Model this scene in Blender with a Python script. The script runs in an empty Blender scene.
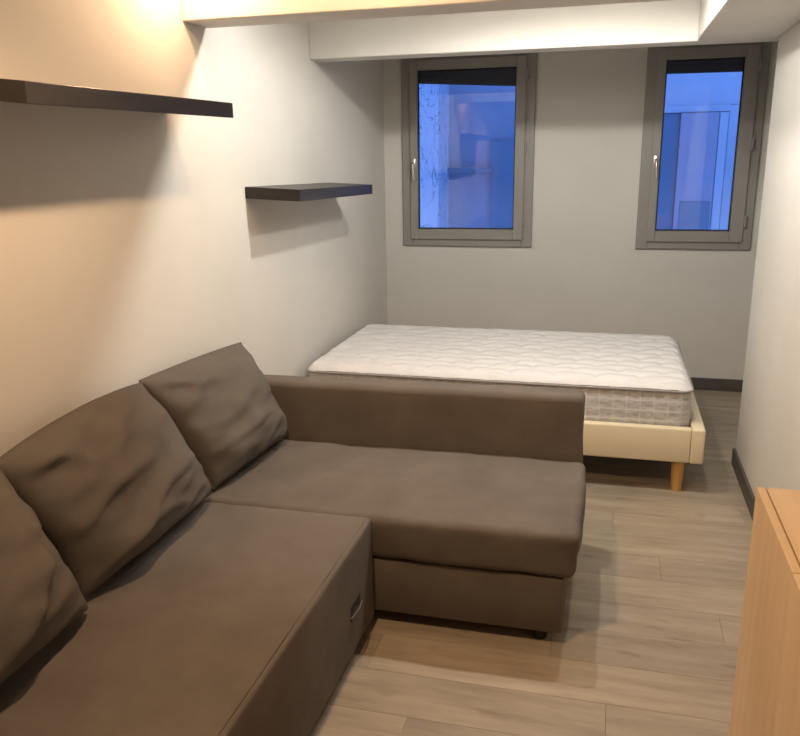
import bpy, bmesh, math, random
from mathutils import Vector, Matrix, noise as mnoise

random.seed(7)
scene = bpy.context.scene
COL = scene.collection

# ------------------------------------------------------------------ camera
F_PX, TILT, YAW, ROLL = 799.2, 0.2718, -0.2600, 0.0154
PX, PY = 400.28, 378.31
fw = Vector((math.sin(YAW)*math.cos(TILT), math.cos(YAW)*math.cos(TILT), -math.sin(TILT)))
rt = Vector((math.cos(YAW), -math.sin(YAW), 0))
up = rt.cross(fw)
c_, s_ = math.cos(ROLL), math.sin(ROLL)
rt2 = rt*c_ - up*s_
up2 = rt*s_ + up*c_
cam = bpy.data.cameras.new('camera')
cam.sensor_fit = 'HORIZONTAL'
cam.sensor_width = 36.0
cam.lens = 36.0*F_PX/800.0
cam.shift_x = -(PX-400)/800.0
cam.shift_y = (PY-368)/800.0
cam.clip_start = 0.02
camo = bpy.data.objects.new('camera', cam)
COL.objects.link(camo)
M = Matrix((rt2, up2, -fw)).transposed().to_4x4()
M.translation = Vector((1.5639, -5.5427, 1.5587))
camo.matrix_world = M
scene.camera = camo

# ------------------------------------------------------------------ sky (blue hour) and exposure
world = bpy.data.worlds.new('world')
scene.world = world
world.use_nodes = True
bg = world.node_tree.nodes['Background']
bg.inputs['Color'].default_value = (0.13, 0.30, 0.95, 1)
bg.inputs['Strength'].default_value = 1.6
vs = scene.view_settings
vs.view_transform = 'Standard'
vs.look = 'None'
vs.gamma = 1.0
vs.use_curve_mapping = False
vs.exposure = 0.25

WARM = (1.0, 0.645, 0.375)
NEUTRAL = (1.0, 0.955, 0.87)
# fixture position, colour, power in watts (the lamps themselves are built further down)
LAMPS = [
    ((0.17, -2.86, 2.315), WARM, 12.0, 176, 0.3, 'small warm recessed ceiling spot in front of the near beam, beside left wall'),
    ((0.80, -3.10, 2.315), WARM, 14.0, 176, 0.3, 'small warm recessed ceiling spot in front of the near beam, above the chaise'),
    ((0.27, -2.33, 2.315), NEUTRAL, 2.0, 176, 0.3, 'small white ceiling spot between the two beams, beside left wall'),
    ((1.15, -2.33, 2.315), NEUTRAL, 42.0, 176, 0.3, 'small white ceiling spot between the two beams, above the middle of the armrest'),
    ((1.72, -2.33, 2.315), NEUTRAL, 33.0, 176, 0.3, 'small white ceiling spot between the two beams, beside the boxed ceiling drop'),
    ((0.85, -4.15, 2.315), WARM, 66.0, 150, 0.6, 'warm narrow-beam recessed ceiling spot above the near end of the sofa'),
]

# ------------------------------------------------------------------ helpers
def lin(c):
    return tuple(((x/255)/12.92 if x/255 <= 0.04045 else ((x/255+0.055)/1.055)**2.4) for x in c)

def mat(name, color, rough=0.7, metal=0.0, spec=0.5):
    m = bpy.data.materials.new(name); m.use_nodes = True
    b = m.node_tree.nodes['Principled BSDF']
    b.inputs['Base Color'].default_value = (*color, 1)
    b.inputs['Roughness'].default_value = rough
    b.inputs['Metallic'].default_value = metal
    b.inputs['Specular IOR Level'].default_value = spec
    return m

def N(m, t, **kw):
    n = m.node_tree.nodes.new(t)
    for k, v in kw.items():
        setattr(n, k, v)
    return n

def L(m, a, b):
    m.node_tree.links.new(a, b)

def ramp(m, fac, stops):
    r = N(m, 'ShaderNodeValToRGB')
    el = r.color_ramp.elements
    while len(el) < len(stops):
        el.new(0.5)
    for e, (p, c) in zip(el, stops):
        e.position = p; e.color = (*c, 1)
    L(m, fac, r.inputs['Fac'])
    return r.outputs['Color']

def coords(m, scale=(1, 1, 1), kind='Object', add=None):
    tc = N(m, 'ShaderNodeTexCoord')
    mp = N(m, 'ShaderNodeMapping')
    mp.inputs['Scale'].default_value = scale
    L(m, tc.outputs[kind], mp.inputs['Vector'])
    if add is not None:
        L(m, add, mp.inputs['Location'])
    return mp.outputs['Vector']

def bump(m, height, strength=0.2, dist=0.01):
    b = N(m, 'ShaderNodeBump')
    b.inputs['Strength'].default_value = strength
    b.inputs['Distance'].default_value = dist
    L(m, height, b.inputs['Height'])
    L(m, b.outputs['Normal'], m.node_tree.nodes['Principled BSDF'].inputs['Normal'])

def noise_tex(m, vec, scale, detail=4, rough=0.55):
    n = N(m, 'ShaderNodeTexNoise')
    n.inputs['Scale'].default_value = scale
    n.inputs['Detail'].default_value = detail
    n.inputs['Roughness'].default_value = rough
    L(m, vec, n.inputs['Vector'])
    return n.outputs['Fac']

def base(m):
    return m.node_tree.nodes['Principled BSDF'].inputs['Base Color']

# ------------------------------------------------------------------ materials
def wall_paint():
    m = mat('wall_paint', (0.66, 0.645, 0.61), 0.75, spec=0.25)
    v = coords(m)
    L(m, ramp(m, noise_tex(m, v, 2.2, 3), [(0.3, (0.64, 0.625, 0.59)), (0.7, (0.68, 0.665, 0.63))]), base(m))
    bump(m, noise_tex(m, v, 160, 3), 0.08, 0.003)
    return m

def fabric(name, a, b, weave=420):
    m = mat(name, a, 0.92, spec=0.15)
    p = m.node_tree.nodes['Principled BSDF']
    v = coords(m)
    n1 = noise_tex(m, v, 5, 5, 0.6)
    L(m, ramp(m, n1, [(0.3, a), (0.75, b)]), base(m))
    sx = coords(m, (1, 0.25, 1))
    n2 = noise_tex(m, sx, weave, 2)
    bump(m, n2, 0.35, 0.002)
    return m

def plank_mat():
    m = mat('plank_laminate', (0.3, 0.25, 0.2), 0.42, spec=0.4)
    oi = N(m, 'ShaderNodeObjectInfo')
    mul = N(m, 'ShaderNodeVectorMath', operation='SCALE')
    cmb = N(m, 'ShaderNodeCombineXYZ')
    L(m, oi.outputs['Random'], cmb.inputs['X']); L(m, oi.outputs['Random'], cmb.inputs['Y'])
    L(m, cmb.outputs['Vector'], mul.inputs[0]); mul.inputs['Scale'].default_value = 37.0
    v = coords(m, (0.9, 7, 1), add=mul.outputs['Vector'])
    n1 = noise_tex(m, v, 2.2, 8, 0.62)
    col = ramp(m, n1, [(0.28, (0.245, 0.198, 0.146)), (0.5, (0.345, 0.290, 0.222)), (0.75, (0.43, 0.368, 0.288))])
    # knots
    v2 = coords(m, (3.2, 9, 1), add=mul.outputs['Vector'])
    n2 = noise_tex(m, v2, 1.7, 3, 0.5)
    kn = ramp(m, n2, [(0.62, (1, 1, 1)), (0.72, (0.72, 0.69, 0.66))])
    mx = N(m, 'ShaderNodeMix', data_type='RGBA', blend_type='MULTIPLY')
    mx.inputs['Factor'].default_value = 0.8
    L(m, col, mx.inputs[6]); L(m, kn, mx.inputs[7])
    # plank to plank tone
    tone = ramp(m, oi.outputs['Random'], [(0, (0.86, 0.86, 0.86)), (1, (1.06, 1.05, 1.03))])
    mx2 = N(m, 'ShaderNodeMix', data_type='RGBA', blend_type='MULTIPLY')
    mx2.inputs['Factor'].default_value = 1
    L(m, mx.outputs[2], mx2.inputs[6]); L(m, tone, mx2.inputs[7])
    L(m, mx2.outputs[2], base(m))
    bump(m, n1, 0.12, 0.003)
    return m

def wood(name, dark, light, scale=(22, 22, 1.1), rough=0.5):
    m = mat(name, light, rough, spec=0.3)
    v = coords(m, scale)
    n1 = noise_tex(m, v, 1.6, 7, 0.6)
    L(m, ramp(m, n1, [(0.3, dark), (0.68, light)]), base(m))
    bump(m, n1, 0.06, 0.002)
    return m

def glass_mat():
    m = bpy.data.materials.new('window_glass'); m.use_nodes = True
    nt = m.node_tree; nt.nodes.clear()
    out = nt.nodes.new('ShaderNodeOutputMaterial')
    tr = nt.nodes.new('ShaderNodeBsdfTransparent')
    tr.inputs['Color'].default_value = (0.94, 0.96, 0.97, 1)
    gl = nt.nodes.new('ShaderNodeBsdfGlossy')
    gl.inputs['Roughness'].default_value = 0.015
    fr = nt.nodes.new('ShaderNodeFresnel'); fr.inputs['IOR'].default_value = 1.6
    mx = nt.nodes.new('ShaderNodeMixShader')
    nt.links.new(fr.outputs[0], mx.inputs[0])
    nt.links.new(tr.outputs[0], mx.inputs[1]); nt.links.new(gl.outputs[0], mx.inputs[2])
    nt.links.new(mx.outputs[0], out.inputs['Surface'])
    return m

def emit(name, col, s):
    m = bpy.data.materials.new(name); m.use_nodes = True
    p = m.node_tree.nodes['Principled BSDF']
    p.inputs['Emission Color'].default_value = (*col, 1)
    p.inputs['Emission Strength'].default_value = s
    return m

def facade_mat(name, a, b, crack=False):
    m = mat(name, a, 0.9, spec=0.1)
    v = coords(m)
    col = ramp(m, noise_tex(m, v, 3.0, 6, 0.6), [(0.35, a), (0.7, b)])
    if crack:
        v2 = coords(m, (5.0, 5.0, 9.0))
        n = noise_tex(m, v2, 1.3, 5, 0.65)
        k = ramp(m, n, [(0.30, (0.12, 0.12, 0.14)), (0.36, (1, 1, 1))])
        vo = N(m, 'ShaderNodeTexNoise'); vo.inputs['Scale'].default_value = 4.0; vo.inputs['Detail'].default_value = 6
        vo.inputs['Distortion'].default_value = 1.2
        L(m, coords(m, (2.2, 2.2, 1.0)), vo.inputs['Vector'])
        ln = N(m, 'ShaderNodeMath', operation='SUBTRACT'); ln.inputs[1].default_value = 0.5
        ab = N(m, 'ShaderNodeMath', operation='ABSOLUTE')
        L(m, vo.outputs['Fac'], ln.inputs[0]); L(m, ln.outputs[0], ab.inputs[0])
        k2 = ramp(m, ab.outputs[0], [(0.006, (0.35, 0.35, 0.4)), (0.016, (1, 1, 1))])
        for kk in (k, k2):
            mx = N(m, 'ShaderNodeMix', data_type='RGBA', blend_type='MULTIPLY')
            mx.inputs['Factor'].default_value = 0.8
            L(m, col, mx.inputs[6]); L(m, kk, mx.inputs[7])
            col = mx.outputs[2]
    L(m, col, base(m))
    bump(m, noise_tex(m, v, 40, 4), 0.3, 0.01)
    return m

def border_fabric():
    m = mat('mattress_border_fabric', (0.4, 0.38, 0.36), 0.9, spec=0.15)
    v = coords(m, (1, 1, 3.0))
    n = noise_tex(m, v, 28, 4, 0.7)
    col = ramp(m, n, [(0.3, (0.34, 0.335, 0.335)), (0.7, (0.60, 0.59, 0.59))])
    # woven check: stitched lines round the sides every few centimetres
    tc = N(m, 'ShaderNodeTexCoord'); sp = N(m, 'ShaderNodeSeparateXYZ'); L(m, tc.outputs['Object'], sp.inputs[0])
    ad = N(m, 'ShaderNodeMath', operation='ADD'); L(m, sp.outputs['X'], ad.inputs[0]); L(m, sp.outputs['Y'], ad.inputs[1])
    cb = N(m, 'ShaderNodeCombineXYZ'); L(m, ad.outputs[0], cb.inputs['X']); L(m, sp.outputs['Z'], cb.inputs['Y'])
    br = N(m, 'ShaderNodeTexBrick'); br.offset = 0.0
    br.inputs['Scale'].default_value = 1.0; br.inputs['Brick Width'].default_value = 0.062
    br.inputs['Row Height'].default_value = 0.0485; br.inputs['Mortar Size'].default_value = 0.004
    br.inputs['Mortar Smooth'].default_value = 0.6
    L(m, cb.outputs[0], br.inputs['Vector'])
    mx = N(m, 'ShaderNodeMix', data_type='RGBA')
    L(m, br.outputs['Fac'], mx.inputs['Factor']); L(m, col, mx.inputs[6]); mx.inputs[7].default_value = (0.58, 0.57, 0.57, 1)
    L(m, mx.outputs[2], base(m))
    bump(m, n, 0.3, 0.004)
    return m

def quilt_fabric():
    m = mat('mattress_top_fabric', (0.70, 0.705, 0.72), 0.85, spec=0.2)
    bump(m, noise_tex(m, coords(m), 300, 3), 0.2, 0.002)
    return m

def leatherette():
    m = mat('cream_leatherette', (0.72, 0.64, 0.47), 0.5, spec=0.35)
    bump(m, noise_tex(m, coords(m), 220, 3), 0.15, 0.002)
    return m

MAT = dict(
    wall=wall_paint(),
    plank=plank_mat(),
    subfloor=mat('subfloor', (0.10, 0.085, 0.07), 0.9),
    baseboard=wood('baseboard_wood', (0.075, 0.065, 0.06), (0.12, 0.105, 0.095), (2, 2, 30), 0.55),
    sofa=fabric('sofa_fabric', (0.126, 0.109, 0.095), (0.166, 0.145, 0.127)),
    pocketshade=mat('pocket_shade', (0.02, 0.017, 0.015), 0.9),  # near-black colour that carries the shade of the strap recess
    cushion=fabric('cushion_fabric', (0.108, 0.095, 0.084), (0.140, 0.124, 0.110)),
    black=mat('black_plastic', (0.012, 0.012, 0.012), 0.5),
    shelf=wood('dark_shelf_foil', (0.020, 0.018, 0.017), (0.036, 0.032, 0.030), (14, 1.2, 14), 0.35),
    frame=mat('taupe_lacquer', (0.30, 0.288, 0.27), 0.45, spec=0.4),
    gasket=mat('dark_gasket', (0.02, 0.02, 0.02), 0.7),
    steel=mat('brushed_steel', (0.62, 0.60, 0.57), 0.3, 1.0),
    glass=glass_mat(),
    shutter=mat('shutter_slats', (0.06, 0.055, 0.05), 0.7),
    quilt=quilt_fabric(), border=border_fabric(),
    piping=mat('mattress_piping', (0.33, 0.31, 0.30), 0.8),
    cream=leatherette(),
    slat=wood('bed_slat_wood', (0.45, 0.32, 0.18), (0.6, 0.45, 0.28), (3, 20, 20)),
    legwood=wood('bed_leg_wood', (0.52, 0.29, 0.09), (0.68, 0.41, 0.15), (20, 20, 2)),
    oak=wood('oak_veneer', (0.68, 0.50, 0.31), (0.77, 0.60, 0.40), (14, 14, 0.6), 0.45),
    oaktop=wood('oak_veneer_top', (0.70, 0.52, 0.32), (0.77, 0.60, 0.40), (14, 0.6, 14), 0.42),
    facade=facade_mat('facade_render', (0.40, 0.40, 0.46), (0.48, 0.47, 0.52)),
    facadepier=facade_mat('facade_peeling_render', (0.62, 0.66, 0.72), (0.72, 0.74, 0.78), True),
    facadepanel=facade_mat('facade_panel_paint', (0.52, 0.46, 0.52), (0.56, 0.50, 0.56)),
    facadedark=facade_mat('facade_dark_and_shade', (0.24, 0.30, 0.36), (0.28, 0.34, 0.40)),  # dark parts; also a painted stand-in for depth shade on the facade
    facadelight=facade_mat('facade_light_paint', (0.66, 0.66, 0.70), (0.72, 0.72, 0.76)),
    lampwhite=mat('lamp_housing', (0.8, 0.8, 0.78), 0.4),
)

# ------------------------------------------------------------------ mesh helpers
def link(name, me, material, parent=None, smooth=False):
    o = bpy.data.objects.new(name, me)
    COL.objects.link(o)
    if material is not None:
        me.materials.clear(); me.materials.append(material)
    if smooth:
        for p in me.polygons: p.use_smooth = True
    if parent is not None:
        o.parent = parent
    return o

def bm_to(name, bm, material, parent=None, smooth=False, auto=None):
    me = bpy.data.meshes.new(name)
    bmesh.ops.recalc_face_normals(bm, faces=bm.faces[:])
    bm.to_mesh(me); bm.free()
    o = link(name, me, material, parent, smooth)
    if auto:
        me.set_sharp_from_angle(angle=math.radians(auto))
    return o

def add_box(bm, lo, hi, bevel=0.0, seg=2):
    r = bmesh.ops.create_cube(bm, size=1.0)
    vs_ = r['verts']
    for v in vs_:
        v.co = Vector(((lo[i]+hi[i])/2 + v.co[i]*(hi[i]-lo[i]) for i in range(3)))
    if bevel:
        es = list({e for v in vs_ for e in v.link_edges})
        bmesh.ops.bevel(bm, geom=es, offset=bevel, segments=seg, profile=0.5, affect='EDGES')

def box(name, lo, hi, material, parent=None, bevel=0.0, seg=2):
    bm = bmesh.new(); add_box(bm, lo, hi, bevel, seg)
    return bm_to(name, bm, material, parent, smooth=bevel > 0, auto=40 if bevel > 0 else None)

def boxes(name, lst, material, parent=None):
    bm = bmesh.new()
    for lo, hi in lst: add_box(bm, lo, hi)
    return bm_to(name, bm, material, parent)

def tube(name, pts, r, material, parent=None, seg=8, closed=False):
    """round tube through pts"""
    bm = bmesh.new(); rings = []
    n = len(pts); P = [Vector(p) for p in pts]
    prevn = None
    for i, p in enumerate(P):
        a = P[(i-1) % n] if (closed or i > 0) else P[i]
        b = P[(i+1) % n] if (closed or i < n-1) else P[i]
        t = (b-a).normalized()
        ref = Vector((0, 0, 1)) if abs(t.z) < 0.9 else Vector((1, 0, 0))
        u = t.cross(ref).normalized(); w = t.cross(u)
        rr = r[i] if isinstance(r, (list, tuple)) else r
        rings.append([bm.verts.new(p + (u*math.cos(2*math.pi*k/seg) + w*math.sin(2*math.pi*k/seg))*rr) for k in range(seg)])
    m_ = n if closed else n-1
    for i in range(m_):
        A, B = rings[i], rings[(i+1) % n]
        for k in range(seg):
            bm.faces.new((A[k], A[(k+1) % seg], B[(k+1) % seg], B[k]))
    if not closed:
        bm.faces.new(rings[0]); bm.faces.new(rings[-1])
    return bm_to(name, bm, material, parent, True, 50)

def empty(name, loc, label, cat, group=None):
    o = bpy.data.objects.new(name, None)
    o.empty_display_size = 0.1
    o.location = loc
    COL.objects.link(o)
    o['label'] = label; o['category'] = cat
    if group: o['group'] = group
    return o

def adopt(root):
    """parts were modelled in world space: keep them there under a moved Empty"""
    inv = Matrix.Translation(root.location).inverted()
    for ch in [o for o in COL.objects if o.parent == root]:
        ch.matrix_parent_inverse = inv

def tag(o, label, cat, group=None):
    o['label'] = label; o['category'] = cat
    if group: o['group'] = group
    return o

def struct(o, label=None):
    o['kind'] = 'structure'
    if label: o['label'] = label
    return o

# ------------------------------------------------------------------ room shell
XR = 2.234          # right wall
YC = -1.385         # convex corner of the right wall / front face of the lintel
XA = 2.80           # right end of the alcove
YB = -8.6           # wall behind the camera
ZL = 2.043          # underside of the beams
ZC = 2.33           # ceiling between the beams

struct(box('wall_left', (-0.12, YB, -0.05), (0, 0.14, ZC+0.1), MAT['wall']), 'long off-white wall behind the sofa')
W1 = (0.132, 1.032); W2 = (1.711, 2.416); WZ = (0.944, 2.222)
struct(boxes('wall_back', [
    ((0, 0, -0.05), (XA, 0.14, WZ[0])), ((0, 0, WZ[1]), (XA, 0.14, ZC+0.1)),
    ((0, 0, WZ[0]), (W1[0], 0.14, WZ[1])), ((W1[1], 0, WZ[0]), (W2[0], 0.14, WZ[1])),
    ((W2[1], 0, WZ[0]), (XA, 0.14, WZ[1]))], MAT['wall']), 'off-white end wall holding the two windows')
struct(boxes('wall_right', [((XR, YB, -0.05), (XA+0.12, YC, ZC+0.1)), ((XA, YC, -0.05), (XA+0.12, 0.14, ZC+0.1))], MAT['wall']),
       'off-white wall behind the oak cabinet')
struct(box('wall_front', (-0.12, YB-0.12, -0.05), (XA+0.12, YB, ZC+0.1), MAT['wall']), 'off-white wall closing the near end')
struct(box('ceiling', (-0.12, YB-0.12, ZC), (XA+0.12, 0.14, ZC+0.12), MAT['wall']), 'white ceiling above the beams')
struct(box('trim_1', (0, -2.683, ZL), (1.89, -2.50, ZC), MAT['wall'], bevel=0.004, seg=1), 'painted ceiling beam crossing above the sofa')
struct(box('trim_2', (0, YC, ZL), (XA, YC+0.15, ZC), MAT['wall'], bevel=0.004, seg=1), 'white lintel beam in front of the windows')
struct(box('trim_3', (1.89, YB, ZL), (XR, YC, ZC), MAT['wall'], bevel=0.004, seg=1), 'boxed ceiling drop along the right wall')

floor = struct(box('floor', (-0.12, YB, -0.06), (XA+0.12, 0.14, -0.0075), MAT['subfloor']), 'grey-beige oak laminate floor')
# planks run across the room, staggered
PW, PL, G = 0.192, 1.285, 0.0008
plank_meshes = {}
def plank(x0, x1, y0):
    w = round(x1-x0, 3)
    if w not in plank_meshes:
        bm = bmesh.new()
        add_box(bm, (0, 0, -0.0072), (w-G, PW-G, 0))
        top = [e for e in bm.edges if all(abs(v.co.z) < 1e-6 for v in e.verts)]
        bmesh.ops.bevel(bm, geom=top, offset=0.0005, segments=1, affect='EDGES')
        me = bpy.data.meshes.new('plank'); bm.to_mesh(me); bm.free()
        me.materials.append(MAT['plank'])
        plank_meshes[w] = me
    o = bpy.data.objects.new('plank', plank_meshes[w]); COL.objects.link(o)
    o.location = (x0, y0, 0); o.parent = floor
row = 0; y = -0.002-PW
while y > YB-0.05:
    xmax = XA if y+PW > YC else XR
    x = -((row*0.43) % 1.0)*PL
    while x < xmax:
        a, b = max(x, 0.001), min(x+PL, xmax-0.001)
        if b-a > 0.03 and y > YB: plank(a, b, y)
        x += PL
    y -= PW; row += 1

BH, BT = 0.083, 0.014
struct(box('baseboard_back', (0.001, -BT, 0.0), (XA-0.001, -0.0005, BH), MAT['baseboard'], bevel=0.002, seg=1), 'dark brown skirting board under the windows')
struct(box('baseboard_left', (0.0005, YB+0.01, 0.0), (BT, -BT-0.001, BH), MAT['baseboard'], bevel=0.002, seg=1), 'dark brown skirting board behind the sofa')
struct(box('baseboard_right', (XR-BT, YB+0.01, 0.0), (XR-0.0005, YC+BT, BH), MAT['baseboard'], bevel=0.002, seg=1), 'dark brown skirting board by the cabinet')
struct(box('baseboard_return', (XR, YC+0.0005, 0.0), (XA-0.001, YC+BT, BH), MAT['baseboard'], bevel=0.002, seg=1), 'dark brown skirting board round the wall corner')

# ------------------------------------------------------------------ windows
def ring(bm, x0, x1, z0, z1, wl, wr, wb, wt, y0, y1, bev=0.004):
    add_box(bm, (x0, y0, z0), (x0+wl, y1, z1), bev, 1)
    add_box(bm, (x1-wr, y0, z0), (x1, y1, z1), bev, 1)
    add_box(bm, (x0+wl, y0, z0), (x1-wr, y1, z0+wb), bev, 1)
    add_box(bm, (x0+wl, y0, z1-wt), (x1-wr, y1, z1), bev, 1)

def window(n, X, gx, sx, label, shut):
    root = bpy.data.objects.new('window_%d' % n, None); COL.objects.link(root)
    root.location = (X[0], 0, WZ[0]); struct(root, label)
    bm = bmesh.new(); ring(bm, X[0], X[1], WZ[0], WZ[1], 0.07, 0.07, 0.06, 0.06, -0.022, 0.07)
    bm_to('window_frame', bm, MAT['frame'], root)
    # sash
    bm = bmesh.new()
    ring(bm, sx[0], sx[1], 0.992, 2.168, gx[0]-sx[0], sx[1]-gx[1], 0.070, 0.066, -0.040, 0.03)
    sash = bm_to('sash', bm, MAT['frame'], root)
    bm = bmesh.new()
    ring(bm, gx[0]-0.012, gx[1]+0.012, 1.05, 2.114, 0.020, 0.020, 0.020, 0.020, -0.006, 0.006, 0.001)
    bm_to('gasket', bm, MAT['gasket'], sash)
    bm = bmesh.new(); add_box(bm, (gx[0]-0.008, 0.008, 1.054), (gx[1]+0.008, 0.014, 2.11))
    bm_to('pane', bm, MAT['glass'], sash)
    # handle: escutcheon, neck, lever
    hx = (sx[0]+gx[0])/2
    bm = bmesh.new(); add_box(bm, (hx-0.013, -0.048, 1.455), (hx+0.013, -0.038, 1.535), 0.004, 2)
    h = bm_to('handle', bm, MAT['steel'], sash, True, 40)
    tube('lever', [(hx, -0.046, 1.510), (hx, -0.072, 1.510), (hx+0.002, -0.082, 1.500), (hx+0.006, -0.084, 1.46), (hx+0.012, -0.084, 1.395)],
         [0.008, 0.008, 0.009, 0.009, 0.007], MAT['steel'], h, 10)
    for z in (1.09, 1.56, 2.02):
        o = tube('hinge', [(sx[1]+0.006, -0.042, z), (sx[1]+0.006, -0.042, z+0.07)], 0.0085, MAT['frame'], root, 10)
    # rolled-down end of the outside shutter
    for k in range(5):
        zl, zr = shut
        bm = bmesh.new()
        x0, x1 = X[0]+0.06, X[1]-0.06
        add_box(bm, (x0, 0.085, 0), (x1, 0.100, 0.044), 0.004, 1)
        for v in bm.verts:
            t = (v.co.x-x0)/(x1-x0)
            v.co.z += zl + (zr-zl)*t + 0.0425*k
        bm_to('shutter_slat', bm, MAT['shutter'], root)
    adopt_tree(root)

def adopt_tree(root):
    inv = Matrix.Translation(root.location).inverted()
    for ch in root.children:
        ch.matrix_parent_inverse = inv

window(1, W1, (0.243, 0.906), (0.192, 0.972), 'taupe framed window with handle, the one beside the left wall', (2.030, 1.985))
window(2, W2, (1.827, 2.281), (1.775, 2.361), 'narrower taupe framed window beside the right wall corner', (2.030, 2.026))

# ------------------------------------------------------------------ wall lamps (recessed ceiling spots)
def spot(loc, col, watts, angle, blend, label):
    e = empty('ceiling_spot', (loc[0], loc[1], ZC), label, 'lamp', 'recessed ceiling spots')
    bm = bmesh.new()
    # flared ring
    prof = [(0.048, 0.0), (0.048, -0.006), (0.042, -0.010), (0.034, -0.008), (0.030, -0.002)]
    seg = 28; rings = []
    for r, z in prof:
        rings.append([bm.verts.new((r*math.cos(2*math.pi*k/seg), r*math.sin(2*math.pi*k/seg), z)) for k in range(seg)])
    for a, b in zip(rings, rings[1:]):
        for k in range(seg):
            bm.faces.new((a[k], a[(k+1) % seg], b[(k+1) % seg], b[k]))
    bm_to('bezel', bm, MAT['lampwhite'], e, True, 40)
    bm = bmesh.new()
    bmesh.ops.create_circle(bm, cap_ends=True, segments=28, radius=0.031)
    for v in bm.verts: v.co.z = -0.003
    bm_to('lens', bm, emit('lamp_lens', col, 12.0), e)
    ld = bpy.data.lights.new('spot_light', 'SPOT')
    ld.spot_size = math.radians(angle); ld.spot_blend = blend
    ld.color = col; ld.energy = watts; ld.shadow_soft_size = 0.03
    lo = bpy.data.objects.new('spot_light', ld); COL.objects.link(lo)
    lo.location = (0, 0, loc[2]-ZC-0.045); lo.parent = e
for a in LAMPS:
    spot(*a)

# ------------------------------------------------------------------ sofa
sofa = empty('sofa_bed', (0.75, -3.6, 0), 'brown grey fabric corner sofa bed with chaise against the left wall', 'sofa')
SF = MAT['sofa']

def soft_box(name, lo, hi, bev, material, parent, puff=0.0, cuts=10, wr=0.0, seed=0, axes=(1, 1, 1)):
    """bevelled cushion block with slight bulge and soft creases"""
    bm = bmesh.new()
    add_box(bm, lo, hi)
    for ax in range(3):
        n = max(2, int((hi[ax]-lo[ax])/0.035))
        cuts_ = [lo[ax]+bev*f for f in (0.15, 0.4, 0.7, 1)] + [hi[ax]-bev*f for f in (0.15, 0.4, 0.7, 1)]
        cuts_ += [c for c in (lo[ax]+(hi[ax]-lo[ax])*k/n for k in range(1, n)) if lo[ax]+bev*1.3 < c < hi[ax]-bev*1.3]
        for cc in cuts_:
            co = [0, 0, 0]; co[ax] = cc
            no = [0, 0, 0]; no[ax] = 1
            bmesh.ops.bisect_plane(bm, geom=bm.verts[:]+bm.edges[:]+bm.faces[:], plane_co=co, plane_no=no)
    c = [(lo[i]+hi[i])/2 for i in range(3)]; h = [(hi[i]-lo[i])/2 for i in range(3)]
    for v in bm.verts:
        p = v.co.copy()
        # round off edges: clamp to an inner box and push out by bev
        inner = Vector((max(lo[i]+bev, min(hi[i]-bev, p[i])) for i in range(3)))
        d = p-inner
        if d.length > 1e-9:
            p = inner + d.normalized()*min(d.length, bev) if sum(abs(x) > 1e-6 for x in d) > 1 else p
        q = Vector(((p[i]-c[i])/h[i] for i in range(3)))
        for i in range(3):
            j, k = (i+1) % 3, (i+2) % 3
            b = max(0, 1-q[j]**4)*max(0, 1-q[k]**4)
            if abs(q[i]) > 0.9:
                p[i] += math.copysign(puff*b*axes[i], q[i])
        if wr:
            nn = mnoise.noise(Vector((p.x*6+seed, p.y*6, p.z*9)))*0.6 + mnoise.noise(Vector((p.x*15+seed, p.y*13, p.z*16)))*0.4
            p += Vector((q.x**5, q.y**5, q.z**5))*nn*wr
        v.co = p
    return bm_to(name, bm, material, parent, True)

# carcass behind and beneath
YF, YN = -3.215, -4.86     # chaise/main joint, near end
box('backrest', (0.02, YN, 0.06), (0.065, -2.56, 0.56), SF, sofa, 0.02, 3)
arm = soft_box('armrest', (0.02, -2.555, 0.045), (1.492, -2.437, 0.655), 0.028, SF, sofa, 0.003, wr=0.006, seed=3)
for v in arm.data.vertices:
    if v.co.z > 0.5: v.co.z += 0.014*(v.co.x/1.49-0.3)
soft_box('armrest', (0.02, -4.985, 0.045), (0.83, -4.862, 0.655), 0.028, SF, sofa, 0.003, wr=0.006, seed=9)
# main seat: pull-out block with a thin seat pad
seat = soft_box('pull_out_seat', (0.135, YN, 0.036), (0.841, YF-0.003, 0.404), 0.012, SF, sofa, 0.002, wr=0.004, seed=1)
tube('seam', [(0.827, YF-0.02-1.60*k/24, 0.4052+0.0006*math.sin(k*1.3)) for k in range(25)], 0.0018, SF, seat, 6)
# pull strap in the drawer front
strap = box('strap_pocket', (0.8400, -3.475, 0.170), (0.8438, -3.375, 0.215), MAT['pocketshade'], seat, 0.001, 1)  # flat dark plate on the seat face, shade of a recess put into its colour
bm = bmesh.new()
pr = []
for k in range(13):
    t = k/12; yy = -3.480+0.110*t
    xx = 0.8442+0.005*math.sin(math.pi*t)
    for zz in (0.170, 0.183):
        for dx in (0, 0.005):
            pr.append(bm.verts.new((xx+dx, yy, zz)))
for k in range(12):
    a = pr[4*k:4*k+4]; b = pr[4*k+4:4*k+8]
    for i, j in ((0, 1), (1, 3), (3, 2), (2, 0)):
        bm.faces.new((a[i], a[j], b[j], b[i]))
bm_to('strap', bm, MAT['cushion'], sofa, True, 40)
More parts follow.
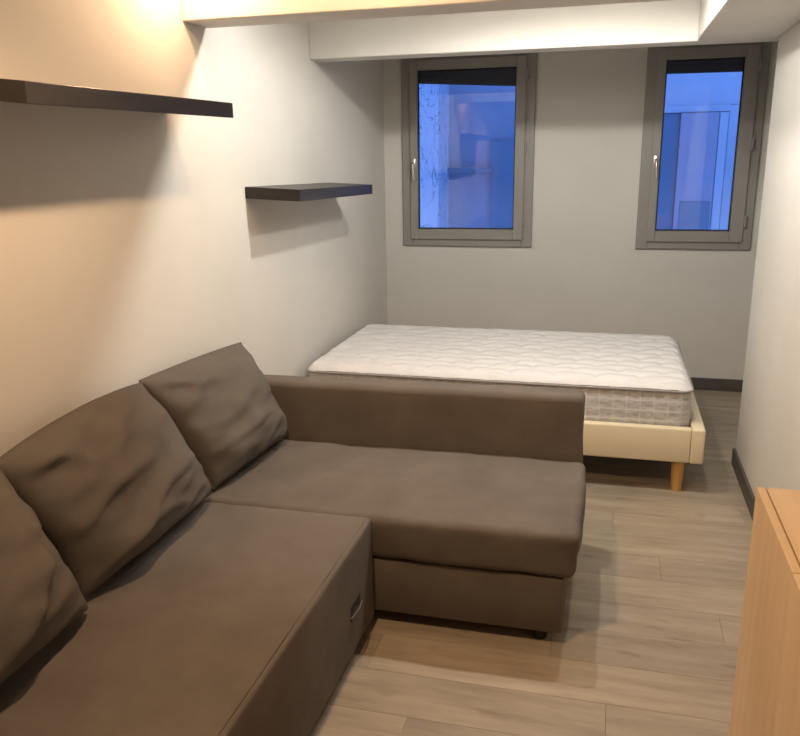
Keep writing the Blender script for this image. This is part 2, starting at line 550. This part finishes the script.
# chaise
box('chaise_box', (0.14, YF+0.010, 0.045), (1.472, -2.556, 0.247), SF, sofa, 0.010, 2)
soft_box('chaise_cushion', (0.135, YF, 0.249), (1.508, -2.557, 0.406), 0.026, SF, sofa, 0.008, wr=0.012, seed=5, axes=(1, 1, 0.4))
def foot(x, y):
    bm = bmesh.new()
    seg = 16
    prof = [(0.0, 0.0), (0.020, 0.0), (0.023, 0.004), (0.025, 0.046), (0.0, 0.046)]
    rings = [[bm.verts.new((x+r*math.cos(2*math.pi*k/seg), y+r*math.sin(2*math.pi*k/seg), z)) for k in range(seg)] for r, z in prof if r > 0]
    for a, b in zip(rings, rings[1:]):
        for k in range(seg): bm.faces.new((a[k], a[(k+1) % seg], b[(k+1) % seg], b[k]))
    bm.faces.new(rings[0]); bm.faces.new(rings[-1])
    bm_to('foot', bm, MAT['black'], sofa, True, 40)
for fx, fy in ((1.40, -3.155), (1.40, -2.62), (0.2, -2.62), (0.2, -3.15), (0.2, -4.78), (0.76, -4.78), (0.76, -3.30)):
    foot(fx, fy)
adopt_tree(sofa)

# ------------------------------------------------------------------ loose back cushions
def cushion(label, BL, BR, TR, TL, T, seed, folds, sag=0.02):
    """stuffed pillow spanned by four seam corners; T = half thickness"""
    BL, BR, TR, TL = map(Vector, (BL, BR, TR, TL))
    nrm = (BR-BL).cross(TL-BL).normalized()
    if nrm.x < 0: nrm = -nrm
    n = 44
    bm = bmesh.new()
    def P(u, v, side):
        # edges between corners draw inwards
        uu = u*(1-0.045*(1-v*v)*abs(u)**2)
        vv = v*(1-0.040*(1-u*u)*abs(v)**2)
        a, b = (uu+1)/2, (vv+1)/2
        p = (BL*(1-a)+BR*a)*(1-b)+(TL*(1-a)+TR*a)*b
        e = max(0.0, (1-u**2)*(1-v**2))
        t = T*e**0.42*(1.0-0.22*v)*(1.0 if side > 0 else 0.35)
        f = 0
        if side > 0:
            for (u0, v0, ang, ln, wd, amp) in folds:
                ca, sa = math.cos(ang), math.sin(ang)
                du, dv = u-u0, v-v0
                s = du*ca+dv*sa; d = -du*sa+dv*ca + 0.16*(s/ln)**2*ln + 0.05*math.sin(s*5+seed)
                w_ = wd if d > 0 else wd*0.45          # steep on the lower side, soft above
                f += amp*math.exp(-(abs(d)/w_)**1.4)*math.exp(-(s/ln)**4)
            rg = 1-abs(mnoise.noise(Vector((u*0.9+v*0.9+seed, v*2.6-u*1.1, seed*2.1))))*2
            f += 0.009*max(0, rg)**3
        nn = mnoise.noise(Vector((u*1.6+seed, v*3.2, seed*1.7)))*0.016 + mnoise.noise(Vector((u*3.5+seed, v*8, 3+seed)))*0.003
        t += (f + nn)*min(1, e*5)
        p = p + nrm*(side*t)
        p.z += sag*(1-u*u)*max(0, v)**2
        # seam line waves a little
        p += nrm*mnoise.noise(Vector((u*3+seed, v*3, 7.7)))*0.010
        return p
    grid = {}
    for side in (1, -1):
        for i in range(n+1):
            for j in range(n+1):
                # cosine spacing gathers points near the seam
                u = -math.cos(math.pi*i/n); v = -math.cos(math.pi*j/n)
                edge = i in (0, n) or j in (0, n)
                if side < 0 and edge: grid[(side, i, j)] = grid[(1, i, j)]; continue
                grid[(side, i, j)] = bm.verts.new(P(u, v, side))
    for side in (1, -1):
        for i in range(n):
            for j in range(n):
                q = [grid[(side, i, j)], grid[(side, i+1, j)], grid[(side, i+1, j+1)], grid[(side, i, j+1)]]
                bm.faces.new(q if side > 0 else q[::-1])
    seam_pts = [P(-math.cos(math.pi*i/20), -1, 0) for i in range(20)] + [P(1, -math.cos(math.pi*i/20), 0) for i in range(20)] + \
               [P(math.cos(math.pi*i/20), 1, 0) for i in range(20)] + [P(-1, math.cos(math.pi*i/20), 0) for i in range(20)]
    ctr = (BL+BR)/2
    root = empty('back_cushion', ctr, label, 'cushion', 'loose back cushions on the sofa')
    bm_to('cushion_cover', bm, MAT['cushion'], root, True)
    tube('seam', seam_pts, 0.0035, MAT['cushion'], root, 6, closed=True)
    adopt_tree(root)

cushion('back cushion tucked into the corner by the armrest, upright with few creases',
        (0.235, -3.165, 0.425), (0.275, -2.590, 0.430), (0.085, -2.560, 0.815), (0.070, -3.290, 0.850), 0.115, 1.3,
        [(-0.35, -0.35, 0.15, 0.55, 0.09, 0.016), (-0.70, 0.80, -0.5, 0.30, 0.10, 0.022), (0.2, 0.25, 0.5, 0.6, 0.16, 0.010)], 0.015)
cushion('wide slouching back cushion in the middle of three, creased across its front',
        (0.235, -3.915, 0.425), (0.245, -3.210, 0.425), (0.090, -3.315, 0.850), (0.105, -4.020, 0.835), 0.125, 4.1,
        [(-0.40, 0.10, 0.25, 0.6, 0.14, 0.024), (0.05, -0.30, 0.32, 0.8, 0.12, 0.022), (-0.35, -0.62, 0.15, 0.55, 0.09, 0.020),
         (0.15, 0.62, 0.45, 0.45, 0.12, 0.016), (-0.80, 0.74, -0.35, 0.42, 0.16, 0.026), (0.45, -0.75, 0.25, 0.4, 0.07, 0.014)], 0.035)
cushion('back cushion farthest from the armrest, partly out of view, with steep folds',
        (0.275, -4.590, 0.425), (0.280, -3.955, 0.425), (0.130, -4.015, 0.825), (0.120, -4.690, 0.850), 0.125, 8.2,
        [(0.6, 0.1, 0.9, 0.7, 0.12, 0.026), (0.3, -0.35, 0.7, 0.6, 0.12, 0.022), (0.75, 0.6, 1.2, 0.4, 0.10, 0.018)], 0.03)

# ------------------------------------------------------------------ floating shelves
def shelf(label, y0, y1, z, d, rise, droop):
    """rise: far end against near end; droop: front edge hangs a little below the wall edge"""
    bm = bmesh.new()
    add_box(bm, (0.0008, y0, z), (d, y1, z+0.05), 0.0015, 1)
    for v in bm.verts:
        v.co.z += rise*(v.co.y-y0)/(y1-y0) + droop*(1-v.co.x/d)
    o = bm_to('floating_shelf', bm, MAT['shelf'])
    tag(o, label, 'shelf', 'dark floating wall shelves')
shelf('dark brown floating shelf on the left wall, above the sofa cushions', -3.9007, -2.8509, 1.6844, 0.26, 0.009, 0.028)
shelf('dark brown floating shelf on the left wall, lower one above the bed', -2.2535, -1.1678, 1.3746, 0.2574, -0.019, 0.013)

# ------------------------------------------------------------------ bed frame
bed = empty('bed_frame', (1.0, -1.24, 0), 'low single bed frame in cream faux leather on tapered wooden legs', 'bed')
BX0, BX1, BY0, BY1, BZ0, BZ1 = 0.018, 2.026, -1.841, -0.640, 0.156, 0.323
box('side_rail', (BX0+0.031, BY0, BZ0), (BX1-0.061, BY0+0.045, BZ1), MAT['cream'], bed, 0.008, 3)
box('side_rail', (BX0+0.031, BY1-0.045, BZ0), (BX1-0.061, BY1, BZ1), MAT['cream'], bed, 0.008, 3)
box('foot_rail', (BX1-0.060, BY0-0.003, BZ0-0.002), (BX1, BY1+0.003, BZ1+0.002), MAT['cream'], bed, 0.010, 3)
box('head_rail', (BX0, BY0-0.003, BZ0-0.002), (BX0+0.03, BY1+0.003, BZ1+0.002), MAT['cream'], bed, 0.010, 3)
for k in range(14):
    x = 0.12+k*0.135
    box('slat', (x, BY0+0.046, 0.262), (x+0.07, BY1-0.046, 0.280), MAT['slat'], bed, 0.002, 1)
for lx, ly in ((1.921, -1.790), (1.921, -0.695), (0.12, -1.790), (0.12, -0.695)):
    tube('leg', [(lx, ly, 0.0), (lx, ly, 0.004), (lx, ly, 0.10), (lx, ly, 0.165)], [0.023, 0.024, 0.029, 0.031], MAT['legwood'], bed, 20)
adopt_tree(bed)

# ------------------------------------------------------------------ mattress
matt = empty('mattress', (1.0, -1.24, 0.281), 'white quilted mattress with grey woven sides lying on the bed frame', 'mattress')
MX0, MX1, MY0, MY1, MZ0, MZT = 0.050, 1.963, -1.794, -0.690, 0.2815, 0.500
RC = 0.06
def inset_corner(x, y, off=0.0):
    """clamp to the rounded-rectangle outline"""
    cx = max(MX0+RC, min(MX1-RC, x)); cy = max(MY0+RC, min(MY1-RC, y))
    d = Vector((x-cx, y-cy)); r = RC-off
    if d.length > r: d = d.normalized()*r
    return cx+d.x, cy+d.y, (r-d.length if (abs(d.x) > 1e-9 and abs(d.y) > 1e-9) else 9.0)
nx, ny = 230, 132
verts, faces = [], []
for j in range(ny+1):
    for i in range(nx+1):
        x = MX0+(MX1-MX0)*i/nx; y = MY0+(MY1-MY0)*j/ny
        xx, yy, dc = inset_corner(x, y, 0.004)
        ed = min(xx-MX0, MX1-xx, yy-MY0, MY1-yy, dc)
        if ed < 0: ed = 0
        # quilting: wavy lines along the length, cross stitches staggered row by row
        rw = (yy+0.008*math.sin(2*math.pi*xx/0.21))/0.092
        rb = round(rw); g1 = (rw-rb)*0.092
        st = xx/0.21+0.5*(rb % 2); g2 = (st-round(st))*0.21
        dash = math.exp(-(g2/0.075)**4)
        r0 = math.floor(rw); s2 = xx/0.21+0.5*(r0 % 2)+0.25; g3 = (s2-round(s2))*0.21
        h = 0.021*(1-(0.35+0.65*dash)*math.exp(-(g1/0.016)**2))*(1-0.45*math.exp(-(g3/0.020)**2))
        h += 0.003*mnoise.noise(Vector((xx*9, yy*9, 0.3)))
        rise = 0.020*(1-math.exp(-ed/0.022))
        verts.append((xx, yy, MZT-0.012+rise+h*min(1, ed/0.03)))
for j in range(ny):
    for i in range(nx):
        a = j*(nx+1)+i
        faces.append((a, a+1, a+nx+2, a+nx+1))
me = bpy.data.meshes.new('quilted_top'); me.from_pydata(verts, [], faces); me.update()
link('quilted_top', me, MAT['quilt'], matt, True)
# outline points
def outline(step=0.012):
    pts = []
    def arc(cx, cy, a0):
        for k in range(8):
            a = a0+math.pi/2*k/8
            pts.append((cx+RC*math.cos(a), cy+RC*math.sin(a), math.cos(a), math.sin(a)))
    def seg_(x0, y0, x1, y1, nxv, nyv):
        n = int(math.hypot(x1-x0, y1-y0)/step)
        for k in range(n):
            t = k/n; pts.append((x0+(x1-x0)*t, y0+(y1-y0)*t, nxv, nyv))
    seg_(MX0+RC, MY0, MX1-RC, MY0, 0, -1); arc(MX1-RC, MY0+RC, -math.pi/2)
    seg_(MX1, MY0+RC, MX1, MY1-RC, 1, 0); arc(MX1-RC, MY1-RC, 0)
    seg_(MX1-RC, MY1, MX0+RC, MY1, 0, 1); arc(MX0+RC, MY1-RC, math.pi/2)
    seg_(MX0, MY1-RC, MX0, MY0+RC, -1, 0); arc(MX0+RC, MY0+RC, math.pi)
    return pts
OP = outline()
nz = 18; verts, faces = [], []
s = 0; last = None; run = []
for p in OP:
    if last: s += math.hypot(p[0]-last[0], p[1]-last[1])
    run.append(s); last = p
zb_, zt_ = MZ0, MZT-0.010
for k in range(nz+1):
    z = zb_+(zt_-zb_)*k/nz
    for p, sl in zip(OP, run):
        fx = abs(sl/0.062-round(sl/0.062))*0.062
        fz = abs((z-zb_)/0.0485-round((z-zb_)/0.0485))*0.0485
        q = 0.0045*(math.exp(-(fx/0.007)**2)+0.6*math.exp(-(fz/0.006)**2))
        bul = 0.006*math.sin(math.pi*k/nz)
        q += 0.0016*mnoise.noise(Vector((p[0]*25, p[1]*25, z*30)))
        d = q+bul-0.008
        verts.append((p[0]+p[2]*d, p[1]+p[3]*d, z))
n = len(OP)
for k in range(nz):
    for i in range(n):
        a = k*n+i; b = k*n+(i+1) % n
        faces.append((a, b, b+n, a+n))
faces.append(tuple(range(n))[::-1])
me = bpy.data.meshes.new('border'); me.from_pydata(verts, [], faces); me.update()
link('border', me, MAT['border'], matt, True)
tube('piping', [(p[0]+p[2]*0.001, p[1]+p[3]*0.001, MZT-0.013) for p in OP[::2]], 0.0055, MAT['piping'], matt, 8, closed=True)
adopt_tree(matt)

# ------------------------------------------------------------------ oak sideboard on the right
cab = empty('sideboard', (2.075, -4.4, 0), 'light oak sideboard with flat doors standing against the right wall', 'cabinet')
CX0, CX1, CY0, CY1, CZ = 1.921, XR-BT-0.003, -5.30, -3.657, 0.80
box('top_panel', (CX0+0.022, CY0, CZ-0.022), (CX1, CY1, CZ), MAT['oaktop'], cab, 0.001, 1)
box('side_panel', (CX0+0.022, CY1-0.019, 0.04), (CX1, CY1, CZ-0.0225), MAT['oak'], cab, 0.001, 1)
box('side_panel', (CX0+0.022, CY0, 0.04), (CX1, CY0+0.019, CZ-0.0225), MAT['oak'], cab, 0.001, 1)
box('bottom_panel', (CX0+0.022, CY0+0.0195, 0.04), (CX1, CY1-0.0195, 0.06), MAT['oak'], cab)
box('back_panel', (CX1-0.006, CY0+0.0195, 0.0605), (CX1, CY1-0.0195, CZ-0.0225), MAT['oak'], cab)
box('plinth', (CX0+0.05, CY0+0.02, 0.0), (CX1-0.01, CY1-0.02, 0.0395), MAT['oak'], cab)
w = (CY1-CY0)/4
for k in range(4):
    box('door', (CX0, CY1-(k+1)*w+0.0015, 0.042), (CX0+0.0185, CY1-k*w-0.0015 + (0.0015 if k == 0 else 0), CZ), MAT['oak'], cab, 0.0012, 1)
adopt_tree(cab)

# ------------------------------------------------------------------ courtyard outside
fac = empty('neighbouring_facade', (1.4, 2.0, 0), 'pale rendered facade across the courtyard, blue in the dusk outside the windows', 'building')
box('wall', (0.04, 2.0, -2.5), (5.2, 2.3, 6.0), MAT['facade'], fac)
box('pier', (-2.6, 1.55, -2.5), (0.055, 2.3, 6.0), MAT['facadepier'], fac, 0.01, 1)
box('lintel', (1.70, 1.965, 1.875), (2.46, 2.0, 1.93), MAT['facadelight'], fac, 0.004, 1)
box('render_band', (1.65, 1.985, 1.93), (5.2, 2.0, 6.0), MAT['facadelight'], fac, 0.003, 1)
box('reveal_shade', (1.70, 1.985, -2.5), (2.065, 2.0, 1.87), MAT['facadedark'], fac, 0.002, 1)  # thin dark sheet on the wall, recess shade painted as colour
sh = box('shutter', (2.07, 1.950, 0.2), (2.375, 1.99, 1.87), MAT['facadepanel'], fac, 0.004, 1)
box('shutter_panel', (2.11, 1.940, 0.4), (2.36, 1.951, 1.14), MAT['facadedark'], sh, 0.004, 1)
box('jamb', (2.38, 1.955, -2.5), (2.45, 2.0, 1.87), MAT['facadelight'], fac, 0.004, 1)
box('render_panel', (2.455, 1.975, -2.5), (3.4, 2.0, 1.928), MAT['facadelight'], fac, 0.004, 1)
tube('downpipe', [(2.60, 1.93, -2.5), (2.60, 1.93, 1.72)], 0.03, MAT['facadedark'], fac, 12)
box('reflection_bar', (0.056, 1.93, 1.40), (0.47, 2.0, 1.44), MAT['facadedark'], fac, 0.004, 1)  # dark bar added to imitate a room shelf reflected in the pane
box('reveal_shade', (0.45, 1.97, -2.5), (0.80, 2.0, 1.68), MAT['facadedark'], fac, 0.003, 1)  # dark sheet painting the shade inside an opening
adopt_tree(fac)

bpy.context.view_layer.update()
